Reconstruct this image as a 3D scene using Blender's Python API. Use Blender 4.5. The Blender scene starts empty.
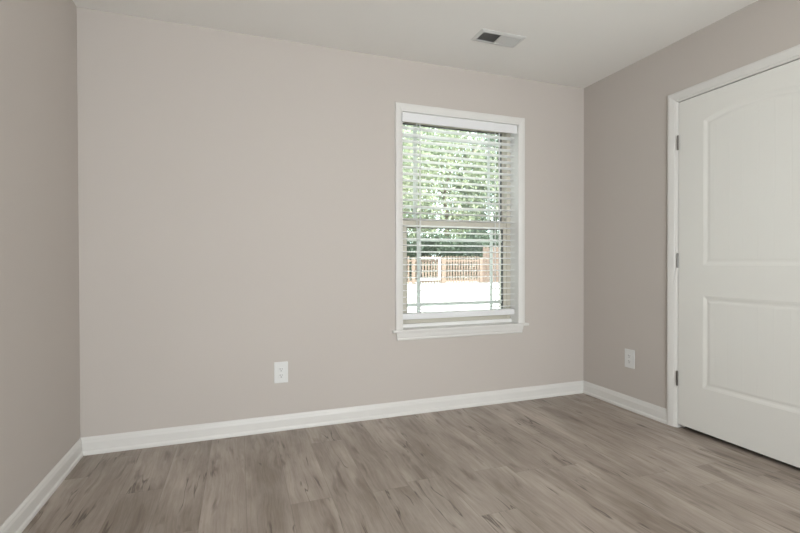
import bpy, bmesh, math, random
import numpy as np
from mathutils import Vector, Matrix

C = bpy.context.scene
COL = C.collection
random.seed(4)

# ------------------------------------------------------------------ camera
CAMP = Vector((0.8189, -2.8937, 1.0498))
YAW, PITCH, ROLL, FPX = 0.3454, -0.0091, -0.0024, 448.66
fw = Vector((math.sin(YAW)*math.cos(PITCH), math.cos(YAW)*math.cos(PITCH), math.sin(PITCH)))
rt = Vector((math.cos(YAW), -math.sin(YAW), 0)); up = rt.cross(fw)
r2 = rt*math.cos(ROLL) + up*math.sin(ROLL); u2 = up*math.cos(ROLL) - rt*math.sin(ROLL)
cd = bpy.data.cameras.new('camera'); cam = bpy.data.objects.new('camera', cd); COL.objects.link(cam)
cd.sensor_width = 36; cd.lens = FPX/800*36; cd.clip_start = .02; cd.clip_end = 300
M = Matrix((( r2.x, u2.x, -fw.x), (r2.y, u2.y, -fw.y), (r2.z, u2.z, -fw.z))).to_4x4(); M.translation = CAMP
cam.matrix_world = M
C.camera = cam

# ------------------------------------------------------------------ light and exposure
C.view_settings.view_transform = 'Standard'; C.view_settings.look = 'None'
C.view_settings.gamma = 1; C.view_settings.exposure = -0.45; C.view_settings.use_curve_mapping = False
w = bpy.data.worlds.new('sky'); C.world = w; w.use_nodes = True
bg = w.node_tree.nodes['Background']; bg.inputs[0].default_value = (.90, .96, 1, 1); bg.inputs[1].default_value = 6.0

def light(name, kind, loc, direction, energy, color, **k):
    d = bpy.data.lights.new(name, kind); d.energy = energy; d.color = color
    for a, b in k.items(): setattr(d, a, b)
    o = bpy.data.objects.new(name, d); COL.objects.link(o); o.location = loc
    o.rotation_euler = Vector(direction).to_track_quat('-Z', 'Y').to_euler()
    return o
light('sun', 'SUN', (0, -10, 30), (.25, .55, -.9), 26.0, (1, .97, .92), angle=.01)
light('rear_fill_light', 'AREA', (1.45, -4.1, 1.28), (.03, 1, -.13), 63, (.95, .985, 1.005), shape='RECTANGLE', size=1.9, size_y=1.35, spread=math.radians(140))  # unseen area fill added behind the camera to light the back wall
light('added_uplight', 'AREA', (2.95, -3.85, 1.80), (-.12, .15, 1), 40, (.99, .985, .96), shape='DISK', size=.26)  # unseen uplight added behind the camera to brighten the ceiling

# ------------------------------------------------------------------ materials
def mat(name, color, rough=.5, metal=0, spec=.5):
    m = bpy.data.materials.new(name); m.use_nodes = True
    b = m.node_tree.nodes['Principled BSDF']
    b.inputs['Base Color'].default_value = (*color, 1); b.inputs['Roughness'].default_value = rough
    b.inputs['Metallic'].default_value = metal; b.inputs['Specular IOR Level'].default_value = spec
    return m
class N:
    def __init__(s, m): s.t = m.node_tree; s.b = s.t.nodes['Principled BSDF']
    def new(s, ty, **k):
        n = s.t.nodes.new(ty)
        for a, b in k.items(): setattr(n, a, b)
        return n
    def put(s, inp, v):
        if hasattr(v, 'is_output') or isinstance(v, bpy.types.NodeSocket): s.t.links.new(v, inp)
        else: inp.default_value = v
    def m(s, op, *a):
        n = s.new('ShaderNodeMath', operation=op)
        for i, v in enumerate(a): s.put(n.inputs[i], v)
        return n.outputs[0]
    def xyz(s, x, y, z):
        n = s.new('ShaderNodeCombineXYZ')
        for i, v in enumerate((x, y, z)): s.put(n.inputs[i], v)
        return n.outputs[0]
    def noise(s, v, scale, detail=4, rough=.5, dist=0):
        n = s.new('ShaderNodeTexNoise'); s.put(n.inputs['Vector'], v)
        n.inputs['Scale'].default_value = scale; n.inputs['Detail'].default_value = detail
        n.inputs['Roughness'].default_value = rough; n.inputs['Distortion'].default_value = dist
        return n.outputs['Fac']
    def map(s, v, a, b, c, d):
        n = s.new('ShaderNodeMapRange', clamp=True); s.put(n.inputs[0], v)
        for i, q in enumerate((a, b, c, d)): n.inputs[i+1].default_value = q
        return n.outputs[0]
    def mix(s, f, a, b):
        n = s.new('ShaderNodeMix', data_type='RGBA'); s.put(n.inputs[0], f)
        for i, v in ((6, a), (7, b)):
            if isinstance(v, tuple): v = (*v, 1)
            s.put(n.inputs[i], v)
        return n.outputs[2]
    def pos(s): return s.new('ShaderNodeNewGeometry').outputs['Position']
    def bump(s, h, strength, dist=.001):
        n = s.new('ShaderNodeBump'); s.put(n.inputs['Height'], h)
        n.inputs['Strength'].default_value = strength; n.inputs['Distance'].default_value = dist
        s.t.links.new(n.outputs[0], s.b.inputs['Normal'])

def paint(name, color, rough, bscale, bstr, var=.02):
    m = mat(name, color, rough, 0, .35); n = N(m); p = n.pos()
    f = n.noise(p, 1.3, 2)
    c2 = tuple(c*(1-var) for c in color)
    n.put(n.b.inputs['Base Color'], n.mix(f, tuple(c*(1+var) for c in color), c2))
    n.bump(n.noise(p, bscale, 3, .6), bstr, .001)
    return m
M_wall = paint('greige_wall_paint', (.520, .476, .440), .75, 260, .25)
M_ceil = paint('ceiling_paint', (.85, .835, .805), .85, 90, .5)
M_trim = paint('semigloss_trim_paint', (.69, .675, .65), .35, 40, .04, .006)
M_jamb = paint('trim_paint_lit_jamb', (.84, .83, .81), .35, 40, .04, .006)  # trim paint lightened so the shaded jamb reads as daylit
M_door = paint('white_door_paint', (.745, .735, .70), .42, 60, .05, .006)
M_blind = mat('white_faux_wood', (.74, .74, .75), .45)
M_slat = mat('white_slat_daylit', (.90, .90, .90), .4)  # blind white raised, outdoor light on the slats put into the colour
M_cord = mat('white_cord', (.72, .72, .72), .8)
M_tan = paint('almond_vinyl', (.58, .54, .46), .45, 50, .03, .01)
M_gasket = mat('dark_gasket', (.05, .05, .048), .6)
M_grille = mat('grey_white_grille', (.86, .86, .85), .45)
M_plate = mat('white_plastic', (.70, .70, .69), .35)
M_slot = mat('dark_slot', (.03, .03, .03), .6)
M_metal = mat('satin_nickel', (.20, .19, .18), .3, 1)
M_vent = mat('white_enamel', (.64, .635, .62), .4)
M_duct = mat('dark_duct', (.06, .06, .058), .7)
M_cedar = paint('weathered_cedar', (.185, .130, .107), .8, 30, .3, .12)
M_redwood = paint('brown_fence_wood', (.125, .083, .068), .8, 30, .3, .15)
M_patio = paint('sunlit_concrete', (.52, .50, .47), .85, 20, .3, .05)
M_bark = paint('bark', (.14, .11, .085), .9, 12, .8, .2)
M_white = mat('white_outdoor_paint', (.8, .8, .8), .5)
M_frost = mat('frosted_glass_shade', (.8, .78, .74), .5)

def leafmat(name, a, b):
    m = bpy.data.materials.new(name); m.use_nodes = True; n = N(m)
    c = n.mix(n.map(n.noise(n.pos(), 1.1, 5, .7), .35, .65, 0, 1), a, b)
    n.put(n.b.inputs['Base Color'], c); n.b.inputs['Roughness'].default_value = .5
    tr = n.new('ShaderNodeBsdfTranslucent'); n.put(tr.inputs[0], c)
    mx = n.new('ShaderNodeMixShader'); mx.inputs[0].default_value = .4
    n.t.links.new(n.b.outputs[0], mx.inputs[1]); n.t.links.new(tr.outputs[0], mx.inputs[2])
    n.t.links.new(mx.outputs[0], n.t.nodes['Material Output'].inputs[0])
    return m
M_leaf = leafmat('fresh_leaves', (.20, .255, .175), (.42, .44, .30))
M_leafd = leafmat('dark_leaves', (.065, .105, .080), (.20, .25, .17))

M_shrub = leafmat('deep_green_shrub_leaves', (.030, .050, .038), (.085, .125, .075))

def glassmat():
    m = bpy.data.materials.new('window_glass'); m.use_nodes = True; t = m.node_tree
    g = t.nodes.new('ShaderNodeBsdfGlossy'); g.inputs['Roughness'].default_value = .02
    tr = t.nodes.new('ShaderNodeBsdfTransparent'); tr.inputs[0].default_value = (.95, .975, .96, 1)
    fr = t.nodes.new('ShaderNodeFresnel'); fr.inputs[0].default_value = 1.45
    mx = t.nodes.new('ShaderNodeMixShader')
    t.links.new(fr.outputs[0], mx.inputs[0]); t.links.new(tr.outputs[0], mx.inputs[1]); t.links.new(g.outputs[0], mx.inputs[2])
    t.links.new(mx.outputs[0], t.nodes['Material Output'].inputs[0])
    return m
M_glass = glassmat()

def floormat():
    m = mat('grey_brown_vinyl_planks', (.3, .25, .2), .38, 0, .4); n = N(m)
    s = n.new('ShaderNodeSeparateXYZ'); n.put(s.inputs[0], n.pos()); x, y = s.outputs[0], s.outputs[1]
    PW, PL = .181, 1.22
    u = n.m('DIVIDE', n.m('ADD', x, .06), PW); iu = n.m('FLOOR', u); fu = n.m('FRACT', u)
    wn = n.new('ShaderNodeTexWhiteNoise', noise_dimensions='1D'); n.put(wn.inputs['W'], iu)
    v = n.m('ADD', n.m('DIVIDE', y, PL), n.m('MULTIPLY', wn.outputs[0], 7.3)); iv = n.m('FLOOR', v); fv = n.m('FRACT', v)
    wn2 = n.new('ShaderNodeTexWhiteNoise', noise_dimensions='2D'); n.put(wn2.inputs['Vector'], n.xyz(iu, iv, 0))
    rnd = wn2.outputs[0]
    off = n.m('MULTIPLY', rnd, 37.0)
    warpv = n.noise(n.xyz(n.m('MULTIPLY', x, 3.0), n.m('MULTIPLY', y, 1.4), off), 1.0, 3)
    xx = n.m('ADD', x, n.m('MULTIPLY', n.m('SUBTRACT', warpv, .5), .10))
    broad = n.noise(n.xyz(n.m('MULTIPLY', xx, 6.5), n.m('MULTIPLY', y, 1.5), off), 1.0, 5, .6)
    grain = n.noise(n.xyz(n.m('MULTIPLY', xx, 60), n.m('MULTIPLY', y, 3.0), off), 1.0, 5, .65)
    fine = n.noise(n.xyz(n.m('MULTIPLY', xx, 240), n.m('MULTIPLY', y, 9.0), off), 1.0, 3, .6)
    cr = n.noise(n.xyz(n.m('MULTIPLY', xx, 17), n.m('MULTIPLY', y, 3.0), n.m('ADD', off, 9.0)), 1.0, 3, .5, .6)
    cloud = n.noise(n.xyz(n.m('MULTIPLY', x, 1.6), n.m('MULTIPLY', y, 1.6), 3.0), 1.0, 3)
    c = n.mix(n.map(broad, .34, .66, 0, 1), (.218, .177, .144), (.485, .420, .368))
    c = n.mix(n.map(rnd, 0, 1, 0, .30), c, (.27, .222, .184))
    c = n.mix(n.m('MULTIPLY', n.map(grain, .42, .68, 0, 1), .40), c, (.175, .132, .105))
    c = n.mix(n.m('MULTIPLY', n.map(fine, .4, .8, 0, 1), .28), c, (.46, .41, .37))
    c = n.mix(n.m('MULTIPLY', n.map(cr, .58, .72, 0, 1), .66), c, (.115, .085, .068))
    c = n.mix(n.m('MULTIPLY', n.map(cloud, .4, .7, 0, 1), .22), c, (.22, .18, .15))
    rid = n.noise(n.xyz(n.m('MULTIPLY', xx, 11), n.m('MULTIPLY', y, .9), n.m('ADD', off, 4.0)), 1.0, 3, .55, .15)
    rid = n.map(n.m('ABSOLUTE', n.m('SUBTRACT', rid, .5)), .004, .014, 1, 0)
    msk = n.map(n.noise(n.xyz(n.m('MULTIPLY', x, 7), n.m('MULTIPLY', y, 3.6), n.m('ADD', off, 21.0)), 1.0, 3), .53, .62, 0, 1)
    c = n.mix(n.m('MULTIPLY', n.m('MULTIPLY', rid, msk), .75), c, (.07, .052, .042))
    # knots: few, small, stretched along the plank
    vo = n.new('ShaderNodeTexVoronoi', feature='F1'); n.put(vo.inputs['Vector'], n.xyz(n.m('MULTIPLY', xx, 5.2), n.m('MULTIPLY', y, 1.9), off)); vo.inputs['Scale'].default_value = 1.0
    k = n.map(vo.outputs['Distance'], .03, .10, 1, 0)
    c = n.mix(n.m('MULTIPLY', k, .65), c, (.06, .043, .034))
    e = n.m('MULTIPLY', n.m('MINIMUM', fu, n.m('SUBTRACT', 1.0, fu)), PW)
    e2 = n.m('MULTIPLY', n.m('MINIMUM', fv, n.m('SUBTRACT', 1.0, fv)), PL)
    seam = n.map(n.m('MINIMUM', e, e2), .0004, .0022, 1, 0)
    c = n.mix(n.m('MULTIPLY', seam, .28), c, (.09, .07, .058))
    n.put(n.b.inputs['Base Color'], c)
    n.put(n.b.inputs['Roughness'], n.map(grain, .3, .7, .36, .48))
    h = n.m('SUBTRACT', n.m('MULTIPLY', grain, .3), seam)
    n.bump(h, .25, .0008)
    return m
M_floor = floormat()

# ------------------------------------------------------------------ helpers
def obj(name, bm, m, parent=None, bevel=0, smooth=False):
    me = bpy.data.meshes.new(name)
    bmesh.ops.recalc_face_normals(bm, faces=bm.faces)
    bm.to_mesh(me); bm.free()
    me.materials.append(m)
    o = bpy.data.objects.new(name, me); COL.objects.link(o)
    if parent: o.parent = parent; o.matrix_parent_inverse = Matrix.Translation(-parent.location)
    if smooth:
        for p in me.polygons: p.use_smooth = True
    if bevel:
        b = o.modifiers.new('bevel', 'BEVEL'); b.width = bevel; b.segments = 2; b.limit_method = 'ANGLE'
    return o
def box(bm, x0, x1, y0, y1, z0, z1):
    v = [bm.verts.new((x, y, z)) for x in (x0, x1) for y in (y0, y1) for z in (z0, z1)]
    for f in ((0,1,3,2),(4,6,7,5),(0,4,5,1),(2,3,7,6),(0,2,6,4),(1,5,7,3)): bm.faces.new([v[i] for i in f])
def B(*boxes):
    bm = bmesh.new()
    for b in boxes: box(bm, *b)
    return bm
def cyl(bm, p0, p1, r0, r1=None, seg=16, cap=True):
    r1 = r0 if r1 is None else r1
    p0, p1 = Vector(p0), Vector(p1); d = (p1-p0).normalized()
    a = d.orthogonal().normalized(); b = d.cross(a)
    A = [bm.verts.new(p0+(a*math.cos(t)+b*math.sin(t))*r0) for t in [2*math.pi*i/seg for i in range(seg)]]
    Bv = [bm.verts.new(p1+(a*math.cos(t)+b*math.sin(t))*r1) for t in [2*math.pi*i/seg for i in range(seg)]]
    for i in range(seg): bm.faces.new((A[i], A[(i+1)%seg], Bv[(i+1)%seg], Bv[i]))
    if cap: bm.faces.new(A[::-1]); bm.faces.new(Bv)
def prism(profile, P0, P1, m0=0, m1=0):
    """profile [(h, z)] : h = distance off the wall. P(h, z, end) -> 3D point given by two callables"""
    bm = bmesh.new()
    a = [bm.verts.new(P0(h, z)) for h, z in profile]; b = [bm.verts.new(P1(h, z)) for h, z in profile]
    n = len(profile)
    for i in range(n): bm.faces.new((a[i], a[(i+1)%n], b[(i+1)%n], b[i]))
    bm.faces.new(a[::-1]); bm.faces.new(b)
    return bm
def sweep(profile, path, to3, closed=False):
    """profile [(u outward, h off wall)]; path = 2D points of the inner edge; mitred"""
    bm = bmesh.new(); rings = []; n = len(path)
    for i, p in enumerate(path):
        p = Vector(p)
        dirs = []
        if i > 0: dirs.append((p-Vector(path[i-1])).normalized())
        if i < n-1: dirs.append((Vector(path[i+1])-p).normalized())
        nr = [Vector((-d.y, d.x)) for d in dirs]
        mv = nr[0] if len(nr) == 1 else (nr[0]+nr[1])/(1+nr[0].dot(nr[1]))
        rings.append([bm.verts.new(to3(p.x+mv.x*u, p.y+mv.y*u, h)) for u, h in profile])
    k = len(profile)
    for a, b in zip(rings, rings[1:]):
        for j in range(k): bm.faces.new((a[j], a[(j+1)%k], b[(j+1)%k], b[j]))
    bm.faces.new(rings[0][::-1]); bm.faces.new(rings[-1])
    return bm
def empty(name, loc):
    o = bpy.data.objects.new(name, None); COL.objects.link(o); o.location = loc; o.empty_display_size = .1
    return o
def tag(o, label, cat, group=None, kind=None):
    o['label'] = label; o['category'] = cat
    if group: o['group'] = group
    if kind: o['kind'] = kind
    return o
def struct(o, label=None, cat=None):
    o['kind'] = 'structure'
    if label: o['label'] = label; o['category'] = cat
    return o

W, H, YR, T = 3.429, 2.44, -4.3, .14
# ------------------------------------------------------------------ room shell
OX0, OX1, OZ0, OZ1 = 1.876, 2.812, .572, 2.088        # window opening
DY0, DY1, DZ = -.806, -1.762, 2.070                   # door opening (rough)
struct(obj('floor', B((-T, W+1.0, YR-T, T, -.12, 0)), M_floor), 'grey-brown wood-look plank floor with dark grain streaks', 'floor')
struct(obj('ceiling', B((-T, W+1.0, YR-T, T, H, H+.15)), M_ceil), 'off-white textured flat ceiling with one air vent', 'ceiling')
struct(obj('wall_back', B((-T, OX0, 0, T, 0, H), (OX1, W+1.0, 0, T, 0, H), (OX0, OX1, 0, T, 0, OZ0), (OX0, OX1, 0, T, OZ1, H)), M_wall), 'greige painted back wall around the window', 'wall')
struct(obj('wall_left', B((-T, 0, YR-T, 0, 0, H)), M_wall), 'greige painted wall at the left edge', 'wall')
struct(obj('wall_right', B((W, W+.115, DY0, 0, 0, H), (W, W+.115, YR-T, DY1, 0, H), (W, W+.115, DY1, DY0, DZ, H)), M_wall), 'greige painted right wall holding the white door', 'wall')
struct(obj('wall_light_block', B((W+.9, W+1.0, YR-T, 0, 0, H), (W+.115, W+.9, -2.3, -2.2, 0, H)), M_wall), 'unseen wall added behind the white door to block daylight', 'wall')  # unseen walls added to stop light leaking under the door
RX0, RX1, RZ0, RZ1 = .48, 2.42, .6, 1.96
struct(obj('wall_front', B((0, RX0, YR-T, YR, 0, H), (RX1, W+.9, YR-T, YR, 0, H), (RX0, RX1, YR-T, YR, 0, RZ0), (RX0, RX1, YR-T, YR, RZ1, H)), M_wall), 'greige wall behind the viewer', 'wall')

# baseboards : ogee cap, flat board, shoe at the floor
BB = [(0, 0), (.018, 0), (.018, .010), (.0165, .016), (.0125, .021), (.0115, .024), (.0115, .066), (.0108, .068),
      (.0100, .072), (.0085, .077), (.0085, .081), (.006, .088), (.0035, .0925), (.003, .0955), (0, .0955)]
g = .0004
struct(obj('baseboard_back', prism(BB, lambda h, z: (h, -h-g*0, z), lambda h, z: (W-h, -h, z)), M_trim), 'white baseboard along the back wall', 'baseboard')
struct(obj('baseboard_left', prism(BB, lambda h, z: (h, -h, z), lambda h, z: (h, YR+h, z)), M_trim), 'white baseboard along the left wall', 'baseboard')
CY = -.757                                            # outer edge of the door casing
struct(obj('baseboard_right', prism(BB, lambda h, z: (W-h, -h, z), lambda h, z: (W-h, CY, z)), M_trim), 'short white baseboard between corner and door casing', 'baseboard')

# ------------------------------------------------------------------ window_1
win = struct(empty('window_1', (2.344, 0, OZ0)), 'double-hung window with white casing and almond sashes', 'window')
CAS = [(0, 0), (0, .004), (.003, .0075), (.010, .0095), (.0125, .0105), (.016, .0120), (.030, .0150), (.044, .0155), (.050, .0150), (.0535, .0125), (.054, .0095), (.054, 0)]
IX0, IX1, IZ1, SZ = 1.880, 2.808, 2.084, .588
obj('casing', sweep(CAS, [(IX1, SZ), (IX1, IZ1), (IX0, IZ1), (IX0, SZ)][::-1], lambda a, b, h: (a, -h, b)), M_trim, win)
# stool with rounded nose and horns, one outline
def stool():
    bm = bmesh.new()
    out = [(1.803, 0), (1.803, -.026), (1.807, -.031), (2.886, -.031), (2.890, -.026), (2.890, 0), (OX1, 0), (OX1, .10), (OX0, .10), (OX0, 0)]
    a = [bm.verts.new((x, y, SZ-.018)) for x, y in out]; b = [bm.verts.new((x, y, SZ)) for x, y in out]
    for i in range(len(out)): bm.faces.new((a[i], a[(i+1)%len(out)], b[(i+1)%len(out)], b[i]))
    bm.faces.new(a[::-1]); bm.faces.new(b); return bm
obj('stool', stool(), M_trim, win, bevel=.004)
def apron():
    bm = bmesh.new(); pr = [(0, .514), (.008, .514), (.0115, .520), (.012, .526), (.0095, .531), (.0125, .537), (.015, .552), (.0155, SZ-.018), (0, SZ-.018)]
    def ex(z): return .010*(1-(z-.514)/(.056))
    a = [bm.verts.new((1.829+ex(z), -h, z)) for h, z in pr]; b = [bm.verts.new((2.861-ex(z)-.012, -h, z)) for h, z in pr]
    n = len(pr)
    for i in range(n): bm.faces.new((a[i], a[(i+1)%n], b[(i+1)%n], b[i]))
    bm.faces.new(a[::-1]); bm.faces.new(b); return bm
obj('apron', apron(), M_trim, win)
# jamb extensions inside the opening (white)
j = .0035
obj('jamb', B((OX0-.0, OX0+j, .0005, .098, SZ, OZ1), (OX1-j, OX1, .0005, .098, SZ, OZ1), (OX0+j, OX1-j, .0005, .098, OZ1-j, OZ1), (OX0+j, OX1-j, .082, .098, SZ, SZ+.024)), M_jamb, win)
# almond vinyl frame
FX0, FX1 = OX0, OX1
fr = obj('window_frame', B((FX0, FX0+.036, .10, .20, SZ-.012, OZ1), (FX1-.036, FX1, .10, .20, SZ-.012, OZ1),
    (FX0+.036, FX1-.036, .10, .20, OZ1-.012, OZ1), (FX0+.036, FX1-.036, .10, .20, SZ-.012, SZ+.022),
    (FX0+.036, FX0+.043, .140, .147, SZ+.022, OZ1-.012), (FX1-.043, FX1-.036, .140, .147, SZ+.022, OZ1-.012)), M_tan, win, bevel=.0015)
def sash(name, gx0, gx1, gz0, gz1, x0, x1, z0, z1, y0, y1, hz):
    s = obj(name, B((x0, gx0, y0, y1, z0, z1), (gx1, x1, y0, y1, z0, z1), (gx0, gx1, y0, y1, z0, gz0), (gx0, gx1, y0, y1, gz1, z1)), M_tan, win, bevel=.002)
    q = .005; ym = (y0+y1)/2
    obj('gasket', B((gx0, gx0+q, y0+.006, y1-.004, gz0, gz1), (gx1-q, gx1, y0+.006, y1-.004, gz0, gz1), (gx0+q, gx1-q, y0+.006, y1-.004, gz0, gz0+q), (gx0+q, gx1-q, y0+.006, y1-.004, gz1-q, gz1)), M_gasket, s)
    obj('glass_pane', B((gx0+q, gx1-q, ym-.009, ym-.006, gz0+q, gz1-q)), M_glass, s)
    obj('glass_pane', B((gx0+q, gx1-q, ym+.006, ym+.009, gz0+q, gz1-q)), M_glass, s)
    bm = bmesh.new()
    o_ = .097 if y0 < .12 else .110
    for xg in (gx0+o_, gx1-o_): box(bm, xg-.011, xg+.011, ym-.003, ym+.003, gz0+q, gz1-q)
    xs = [gx0+q, gx0+o_-.011, gx0+o_+.011, gx1-o_-.011, gx1-o_+.011, gx1-q]
    for zg in hz:
        for a, b in ((0, 1), (2, 3), (4, 5)): box(bm, xs[a], xs[b], ym-.003, ym+.003, zg-.011, zg+.011)
    obj('grille', bm, M_grille, s)
    return s
low = sash('lower_sash', 1.950, 2.748, .650, 1.303, FX0+.037, FX1-.037, SZ+.023, 1.352, .104, .138, (.741, 1.214))
upp = sash('upper_sash', 1.925, 2.765, 1.366, 2.056, FX0+.037, FX1-.037, 1.316, OZ1-.013, .149, .183, (1.455, 1.967))
obj('sash_lock', B((2.32, 2.37, .106, .130, 1.352, 1.360), (2.33, 2.36, .102, .112, 1.360, 1.368)), M_tan, low, bevel=.002)

# ------------------------------------------------------------------ window blind
bl = tag(empty('window_blind', (2.33, .045, 2.08)), 'white faux-wood horizontal blind lowered with open slats inside the window', 'blind')
bx0, bx1, by0, by1 = 1.884, 2.799, .028, .078
obj('head_rail', B((bx0, bx1, .022, .080, 2.056, 2.083)), M_blind, bl, bevel=.002)
va = obj('valance', B((1.868, 2.784, -.028, -.019, 2.008, 2.072)), M_blind, bl, bevel=.003)
obj('valance_return', B((OX0+.006, OX0+.014, -.019, .020, 2.010, 2.070)), M_blind, va)
obj('valance_return', B((2.774, 2.782, -.019, .020, 2.010, 2.070)), M_blind, va)
def slat_bm():
    bm = bmesh.new(); n = 8; rows = []
    for s in (0, 1):
        for i in range(n+1):
            t = i/n; y = by0+(by1-by0)*t; cz = .0022*(1-(2*t-1)**2)
            rows.append([bm.verts.new((x, y-.053, cz+(.0033 if s else 0))) for x in (bx0, bx1)])
    for i in range(n):
        for s in (0, 1):
            a, b = rows[s*(n+1)+i], rows[s*(n+1)+i+1]; bm.faces.new((a[0], a[1], b[1], b[0]))
    for i in range(n):
        for e in (0, 1):
            bm.faces.new((rows[i][e], rows[i+1][e], rows[n+1+i+1][e], rows[n+1+i][e]))
    for i in (0, n): bm.faces.new((rows[i][0], rows[i][1], rows[n+1+i][1], rows[n+1+i][0]))
    return bm
zs = []; z = .712
while z < 2.02: zs.append(z); z += .0456
s0 = None
for zz in zs:
    if s0 is None:
        s0 = obj('slat', slat_bm(), M_slat, bl); s = s0
    else:
        s = s0.copy(); COL.objects.link(s)
    s.location = (0, .053, zz); s.rotation_euler = (math.radians(-5), 0, 0)
obj('bottom_rail', B((bx0, bx1, .026, .080, .650, .694)), M_blind, bl, bevel=.005)
for xc in (2.019, 2.66):
    bm = bmesh.new()
    for yy in (by0-.0025, by1+.0025): cyl(bm, (xc, yy, .69), (xc, yy, 2.06), .0034, seg=8)
    for xo in (0,): cyl(bm, (xc+.006, by0-.004, .69), (xc+.006, by0-.004, 2.05), .0014, seg=6)
    obj('ladder_cord', bm, M_cord, bl)

# ------------------------------------------------------------------ door_1
door = struct(empty('door_1', (W, -1.285, 0)), 'white arch-top two-panel plank door, closed', 'door')
DI0, DI1, DIZ = -.819, -1.749, 2.054      # casing inner edges
CASD = [(0, 0), (0, .0015), (.004, .0040), (.010, .0075), (.013, .0048), (.0160, .0085), (.024, .0110), (.036, .0140), (.050, .0160), (.056, .0155), (.0615, .0135), (.062, .010), (.062, 0)]
obj('casing', sweep(CASD, [(DI0, 0), (DI0, DIZ), (DI1, DIZ), (DI1, 0)][::-1], lambda a, b, h: (W-h, a, b)), M_trim, door)
obj('door_jamb', B((W, W+.115, DY0-.018, DY0, 0, DZ), (W, W+.115, DY1, DY1+.018, 0, DZ), (W, W+.115, DY1+.018, DY0-.018, DZ-.013, DZ),
                   (W+.040, W+.052, DY0-.030, DY0-.018, 0, DZ-.013), (W+.040, W+.052, DY1+.018, DY1+.030, 0, DZ-.013), (W+.040, W+.052, DY1+.030, DY0-.030, DZ-.025, DZ-.013)), M_trim, door)
SY0, SY1, SZ0, SZ1 = -.8262, -1.7418, .026, 2.0495
PY0, PY1 = -.985, -1.583
def profile(d):      # depth into the slab as a function of distance inside the panel outline
    pts = [(0, 0), (.003, .0010), (.006, .0013), (.010, .0022), (.018, .0044), (.024, .0050), (.028, .0050), (.036, .0036), (.042, .0032), (9, .0032)]
    if d <= 0: return 0
    for (a, b), (c, e) in zip(pts, pts[1:]):
        if d <= c: return b+(e-b)*(d-a)/(c-a)
grooves = [-1.284+.0765*k for k in range(-3, 4)]
def depth(y, z):
    top = 1.893+.045*(1-((y-(-1.284))/.299)**2)
    d1 = min(PY0-y, y-PY1, z-1.028, (top-z)*.985)
    d2 = min(PY0-y, y-PY1, z-.292, .846-z)
    d = max(d1, d2); h = profile(d)
    if d > .036:
        gm = min(abs(y-gv) for gv in grooves)
        if gm < .004: h += .0004*(1-gm/.004)
    return h
def axis(lo, hi, coarse, feats):
    s = set([lo, hi]); v = lo
    while v < hi: s.add(round(v, 5)); v += coarse
    for f, r, st in feats:
        v = f-r
        while v <= f+r+1e-9:
            if lo < v < hi: s.add(round(v, 5))
            v += st
    out = []
    for v in sorted(s):
        if not out or v-out[-1] > .0009: out.append(v)
    out[-1] = hi
    return out
ys = axis(SY1, SY0, .02, [(PY0-.02, .026, .002), (PY1+.02, .026, .002)]+[(gv, .005, .00125) for gv in grooves])
zv = axis(SZ0, SZ1, .03, [(.292+.02, .026, .002), (.846-.02, .026, .002), (1.028+.02, .026, .002), (1.905, .055, .002)])
XF = W+.001
bm = bmesh.new()
gr = [[bm.verts.new((XF+depth(y, z), y, z)) for z in zv] for y in ys]
for i in range(len(ys)-1):
    for k in range(len(zv)-1): bm.faces.new((gr[i][k], gr[i+1][k], gr[i+1][k+1], gr[i][k+1]))
bk = {}
def bv(y, z):
    if (y, z) not in bk: bk[(y, z)] = bm.verts.new((XF+.035, y, z))
    return bk[(y, z)]
c4 = [bv(ys[0], zv[0]), bv(ys[-1], zv[0]), bv(ys[-1], zv[-1]), bv(ys[0], zv[-1])]
bm.faces.new(c4)
bm.faces.new([r[0] for r in gr]+[c4[1], c4[0]]); bm.faces.new([r[-1] for r in gr]+[c4[2], c4[3]])
bm.faces.new(gr[0]+[c4[3], c4[0]]); bm.faces.new(gr[-1]+[c4[2], c4[1]])
slab = obj('door_slab', bm, M_door, door)
for zc in (1.797, 1.057, .313):
    bm = bmesh.new(); L = .0445
    cyl(bm, (W-.006, -.8245, zc-L), (W-.006, -.8245, zc+L), .0058)
    cyl(bm, (W-.006, -.8245, zc+L), (W-.006, -.8245, zc+L+.004), .0045, .002)
    for q in (-.6, -.2, .2, .6): cyl(bm, (W-.006, -.8245, zc+q*L-.0004), (W-.006, -.8245, zc+q*L+.0004), .0062)
    box(bm, W-.004, W+.020, -.8258, -.8243, zc-L, zc+L)
    obj('hinge', bm, M_metal, door)
bm = bmesh.new(); yk = SY1+.065
cyl(bm, (XF, yk, .93), (XF-.008, yk, .93), .032, seg=28); cyl(bm, (XF-.008, yk, .93), (XF-.035, yk, .93), .011)
cyl(bm, (XF-.035, yk, .93), (XF-.045, yk, .93), .018, .027, 28); cyl(bm, (XF-.045, yk, .93), (XF-.062, yk, .93), .027, .022, 28)
obj('door_knob', bm, M_metal, door)

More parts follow.
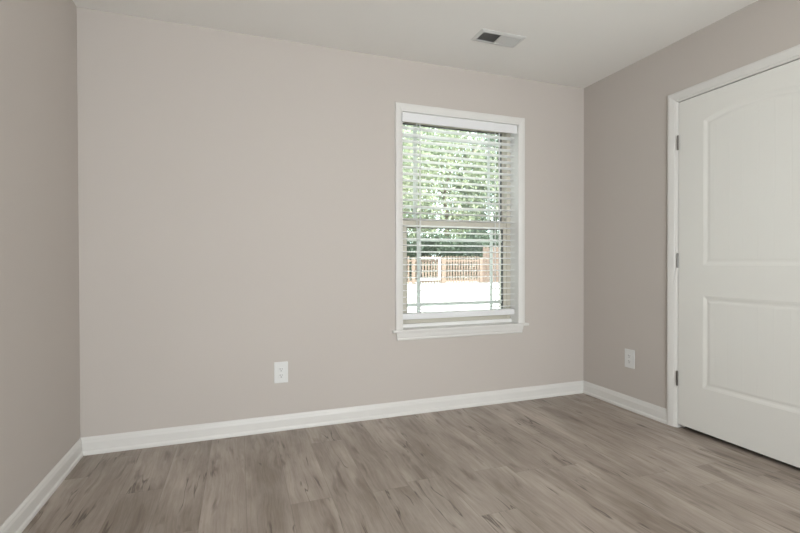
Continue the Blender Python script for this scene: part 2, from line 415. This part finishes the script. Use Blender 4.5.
# ------------------------------------------------------------------ outlets
def outlet(label, X, Y, nrm):
    """plate lies in the wall; nrm 'y' = back wall, 'x' = right wall"""
    zc = .363
    t = tag(empty('wall_outlet', (X, Y, zc)), label, 'outlet', 'white wall outlets')
    def bb(u0, u1, h0, h1, z0, z1):
        return (X+u0, X+u1, -h1, -h0, zc+z0, zc+z1) if nrm == 'y' else (W-h1, W-h0, Y-u1, Y-u0, zc+z0, zc+z1)
    obj('cover_plate', B(bb(-.042, .042, 0, .006, -.066, .066)), M_plate, t, bevel=.0025)
    for dz in (.0195, -.0195):
        r = obj('receptacle', B(bb(-.0165, .0165, .0061, .0078, dz-.014, dz+.014)), M_plate, t, bevel=.001)
        obj('slot', B(bb(-.0075, -.0050, .0078, .0082, dz-.001, dz+.008), bb(.0050, .0072, .0078, .0082, dz-.001, dz+.007), bb(-.0025, .0025, .0078, .0082, dz-.011, dz-.006)), M_slot, r)
    bm = bmesh.new()
    if nrm == 'y': cyl(bm, (X, -.0061, zc), (X, -.0072, zc), .003)
    else: cyl(bm, (W-.0061, Y, zc), (W-.0072, Y, zc), .003)
    obj('screw', bm, M_plate, t)
outlet('white outlet plate low on the back wall, left of the window', 1.066, 0, 'y')
outlet('white outlet plate low on the right wall between corner and door', W, -.4555, 'x')

# ------------------------------------------------------------------ ceiling vent
vx0, vx1, vy0, vy1 = 2.19, 2.50, -.54, -.395
vent = tag(empty('ceiling_vent', ((vx0+vx1)/2, (vy0+vy1)/2, H)), 'white rectangular two-way air register in the ceiling near the window', 'vent')
e = .022
def ventframe():
    bm = bmesh.new()
    o = [(vx0, vy0), (vx1, vy0), (vx1, vy1), (vx0, vy1)]; i_ = [(vx0+e, vy0+e), (vx1-e, vy0+e), (vx1-e, vy1-e), (vx0+e, vy1-e)]
    rings = [[bm.verts.new((x, y, H)) for x, y in o], [bm.verts.new((x, y, H-.003)) for x, y in o],
             [bm.verts.new((x, y, H-.008)) for x, y in i_], [bm.verts.new((x, y, H)) for x, y in i_]]
    for a in range(4):
        A, Bq = rings[a], rings[(a+1)%4]
        for k in range(4): bm.faces.new((A[k], A[(k+1)%4], Bq[(k+1)%4], Bq[k]))
    xm = (vx0+vx1)/2; box(bm, xm-.004, xm+.004, vy0+e, vy1-e, H-.0085, H-.001)
    return bm
obj('vent_frame', ventframe(), M_vent, vent)
obj('duct_backing', B((vx0+e, vx1-e, vy0+e, vy1-e, H-.0012, H-.0004)), M_duct, vent)
xm = (vx0+vx1)/2
for side in (-1, 1):
    n = 11; x0 = vx0+e if side < 0 else xm+.004; span = xm-.004-vx0-e
    for k in range(n):
        bm = bmesh.new(); xc = x0+span*(k+.5)/n
        dx = .0045 if side < 0 else -.0060
        v = [bm.verts.new(p) for p in ((xc-dx, vy0+e, H-.0085), (xc-dx, vy1-e, H-.0085), (xc+dx, vy1-e, H-.0015), (xc+dx, vy0+e, H-.0015))]
        v2 = [bm.verts.new((q.co.x+.0008, q.co.y, q.co.z)) for q in v]
        bm.faces.new(v); bm.faces.new(v2[::-1])
        for a in range(4): bm.faces.new((v[a], v[(a+1)%4], v2[(a+1)%4], v2[a]))
        obj('louver', bm, M_vent, vent)

# ------------------------------------------------------------------ unseen floor lamp and window added around the fill lights, behind the viewer
lamp = tag(empty('added_floor_lamp', (2.95, -3.85, 0)), 'unseen slim metal torchiere added behind the viewer to brighten the ceiling', 'lamp')
bm = bmesh.new(); cyl(bm, (2.95, -3.85, 0), (2.95, -3.85, .02), .14, .13, 32); obj('base', bm, M_metal, lamp)
bm = bmesh.new(); cyl(bm, (2.95, -3.85, .02), (2.95, -3.85, 1.68), .011); obj('pole', bm, M_metal, lamp)
bm = bmesh.new(); cyl(bm, (2.95, -3.85, 1.68), (2.95, -3.85, 1.78), .03, .155, 32, cap=False); obj('lamp_shade', bm, M_frost, lamp)
win2 = struct(empty('added_rear_window', (1.45, YR, RZ0)), 'unseen window added around the fill light behind the viewer', 'window')
obj('casing', sweep(CAS, [(RX0, RZ0), (RX0, RZ1), (RX1, RZ1), (RX1, RZ0), (RX0, RZ0)], lambda a, b, h: (a, YR+h, b)), M_trim, win2)
obj('glass_pane', B((RX0, RX1, YR-.08, YR-.07, RZ0, RZ1)), M_glass, win2)

# ------------------------------------------------------------------ outside
bm = bmesh.new()
vs = [bm.verts.new(p) for p in ((-30, .16, -.16), (50, .16, -.16), (50, 4, -.14), (-30, 4, -.14), (50, 16.5, .14), (-30, 16.5, .14), (50, 60, .6), (-30, 60, .6))]
for f in ((0, 1, 2, 3), (3, 2, 4, 5), (5, 4, 6, 7)): bm.faces.new([vs[i] for i in f])
struct(obj('patio', bm, M_patio), 'bright sunlit pale ground outside the window', 'ground')

FY = 15.2; GZ = .11
def picket_bm(w_, z0, z1, dog=.05):
    bm = bmesh.new(); out = [(-w_/2, z0), (w_/2, z0), (w_/2, z1-dog), (w_*.18, z1), (-w_*.18, z1), (-w_/2, z1-dog)]
    a = [bm.verts.new((x, -.01, z)) for x, z in out]; b = [bm.verts.new((x, .01, z)) for x, z in out]
    for i in range(6): bm.faces.new((a[i], a[(i+1)%6], b[(i+1)%6], b[i]))
    bm.faces.new(a[::-1]); bm.faces.new(b); return bm
pf = tag(empty('picket_fence', (8, FY, GZ)), 'low brown wooden picket fence seen through the lower window sash', 'fence')
posts = [3.4, 5.6, 7.95, 9.36, 11.27]
for xp in posts: obj('post', B((xp-.075, xp+.075, FY-.05, FY+.06, GZ-.05, 1.27)), M_cedar, pf, bevel=.01)
obj('rail', B((3.4, 11.3, FY+.012, FY+.05, 1.08, 1.15)), M_cedar, pf); obj('rail', B((3.4, 11.3, FY+.012, FY+.05, .19, .26)), M_cedar, pf)
def fill(parent, x, xe, step, first_bm, m, skip=()):
    p0 = None
    while x < xe:
        if all(abs(x-s) > .12 for s in skip):
            if p0 is None: p0 = obj('picket', first_bm, m, parent); p = p0
            else: p = p0.copy(); COL.objects.link(p)
            p.location = (x, FY, random.uniform(-.01, .01))
        x += step
fill(pf, 3.5, 11.25, .136, picket_bm(.072, GZ+.04, 1.33), M_cedar, posts)
tf = tag(empty('privacy_fence', (13, FY+.1, GZ)), 'taller reddish-brown board fence at the right end of the picket fence', 'fence')
obj('rail', B((11.4, 16, FY+.02, FY+.06, 1.4, 1.5)), M_redwood, tf); obj('rail', B((11.4, 16, FY+.02, FY+.06, .3, .4)), M_redwood, tf)
fill(tf, 11.45, 16, .17, picket_bm(.145, GZ+.02, 1.76), M_redwood)
wf = obj('white_frame', B((8.15, 9.20, FY-.10, FY-.055, 1.19, 1.27), (8.15, 9.20, FY-.10, FY-.055, .27, .35), (8.15, 8.24, FY-.10, FY-.055, .35, 1.19), (9.11, 9.20, FY-.10, FY-.055, .35, 1.19)), M_white, bevel=.01)
tag(wf, 'white rectangular frame hung on the front of the picket fence', 'frame')

rng = np.random.default_rng(7)
def foliage(name, cx, cy, z0, z1, rx, ry, ncl, nl, size, m, parent, spread=.34):
    u = rng.normal(size=(ncl, 3)); u /= np.linalg.norm(u, axis=1)[:, None]
    u *= rng.uniform(.35, 1, (ncl, 1))**.5
    cc = np.array([cx, cy, (z0+z1)/2]) + u*np.array([rx, ry, (z1-z0)/2])
    k = rng.integers(0, ncl, nl)
    p = cc[k] + rng.normal(size=(nl, 3))*np.array([rx, ry, (z1-z0)/2])*spread*.5
    a = rng.normal(size=(nl, 3)); a /= np.linalg.norm(a, axis=1)[:, None]
    b = np.cross(a, rng.normal(size=(nl, 3))); b /= np.linalg.norm(b, axis=1)[:, None]
    c = np.cross(a, b)
    s = size*rng.uniform(.6, 1.3, (nl, 1))
    V = np.empty((nl, 4, 3)); V[:, 0] = p-a*s; V[:, 1] = p-b*s*.5+c*s*.12; V[:, 2] = p+a*s; V[:, 3] = p+b*s*.5+c*s*.12
    V = V.reshape(-1, 3); V[:, 2] = np.maximum(V[:, 2], .2)
    F = np.arange(nl*4).reshape(nl, 4)
    me = bpy.data.meshes.new(name); me.from_pydata(V.tolist(), [], F.tolist()); me.materials.append(m)
    o = bpy.data.objects.new(name, me); COL.objects.link(o)
    if parent: o.parent = parent; o.matrix_parent_inverse = Matrix.Translation(-parent.location)
    return o
def tree(x, y, h, r, m, label, zb=1.2, nl=9500):
    gz = .14+(y-16.5)*.0106
    t = tag(empty('leafy_tree', (x, y, gz)), label, 'tree', 'trees behind the fence')
    bm = bmesh.new(); q = [Vector((x+random.uniform(-.1, .1)*i, y+random.uniform(-.1, .1)*i, gz-.1+h*.8*i/5)) for i in range(6)]
    for i in range(5): cyl(bm, q[i], q[i+1], .20*(1-i/6), .20*(1-(i+1)/6), 10)
    for i in range(9):
        a = i*2.4; s = q[2+i%3]; cyl(bm, s, s+Vector((math.cos(a)*r*.7, math.sin(a)*r*.6, h*.14)), .05, .015, 6)
    obj('trunk', bm, M_bark, t, smooth=True)
    foliage('crown', x, y, zb, h, r, r*.8, 90, nl, .13, m, t)
T_ = [(8.3, 20.5, 9.6, 2.8, M_leaf, 'pale green leafy tree behind the left part of the picket fence'),
      (12.6, 21.5, 10.4, 3.1, M_leaf, 'tall pale green leafy tree behind the middle of the picket fence'),
      (16.6, 22.5, 10.6, 2.9, M_leafd, 'darker green tree seen at the right side of the window'),
      (13.2, 28.5, 13.4, 5.2, M_leafd, 'far dark green tree rising between the two pale trees')]
for a in T_: tree(*a)
for i, (x, y, r, h, lab) in enumerate([(7.2, 17.0, 1.3, 2.5, 'green shrub behind the fence under the left tree'), (9.6, 17.2, 1.6, 2.3, 'green shrub behind the fence post left of centre'),
                            (12.2, 17.2, 1.6, 2.6, 'green shrub behind the joint of the low and tall fences'), (14.4, 17.3, 1.4, 2.9, 'green shrub behind the taller board fence')]):
    s = foliage('shrub', x, y, .0, h, r, r*.45, 60, 7000, .085, M_shrub, None)
    tag(s, lab, 'shrub', 'shrubs behind the fence')
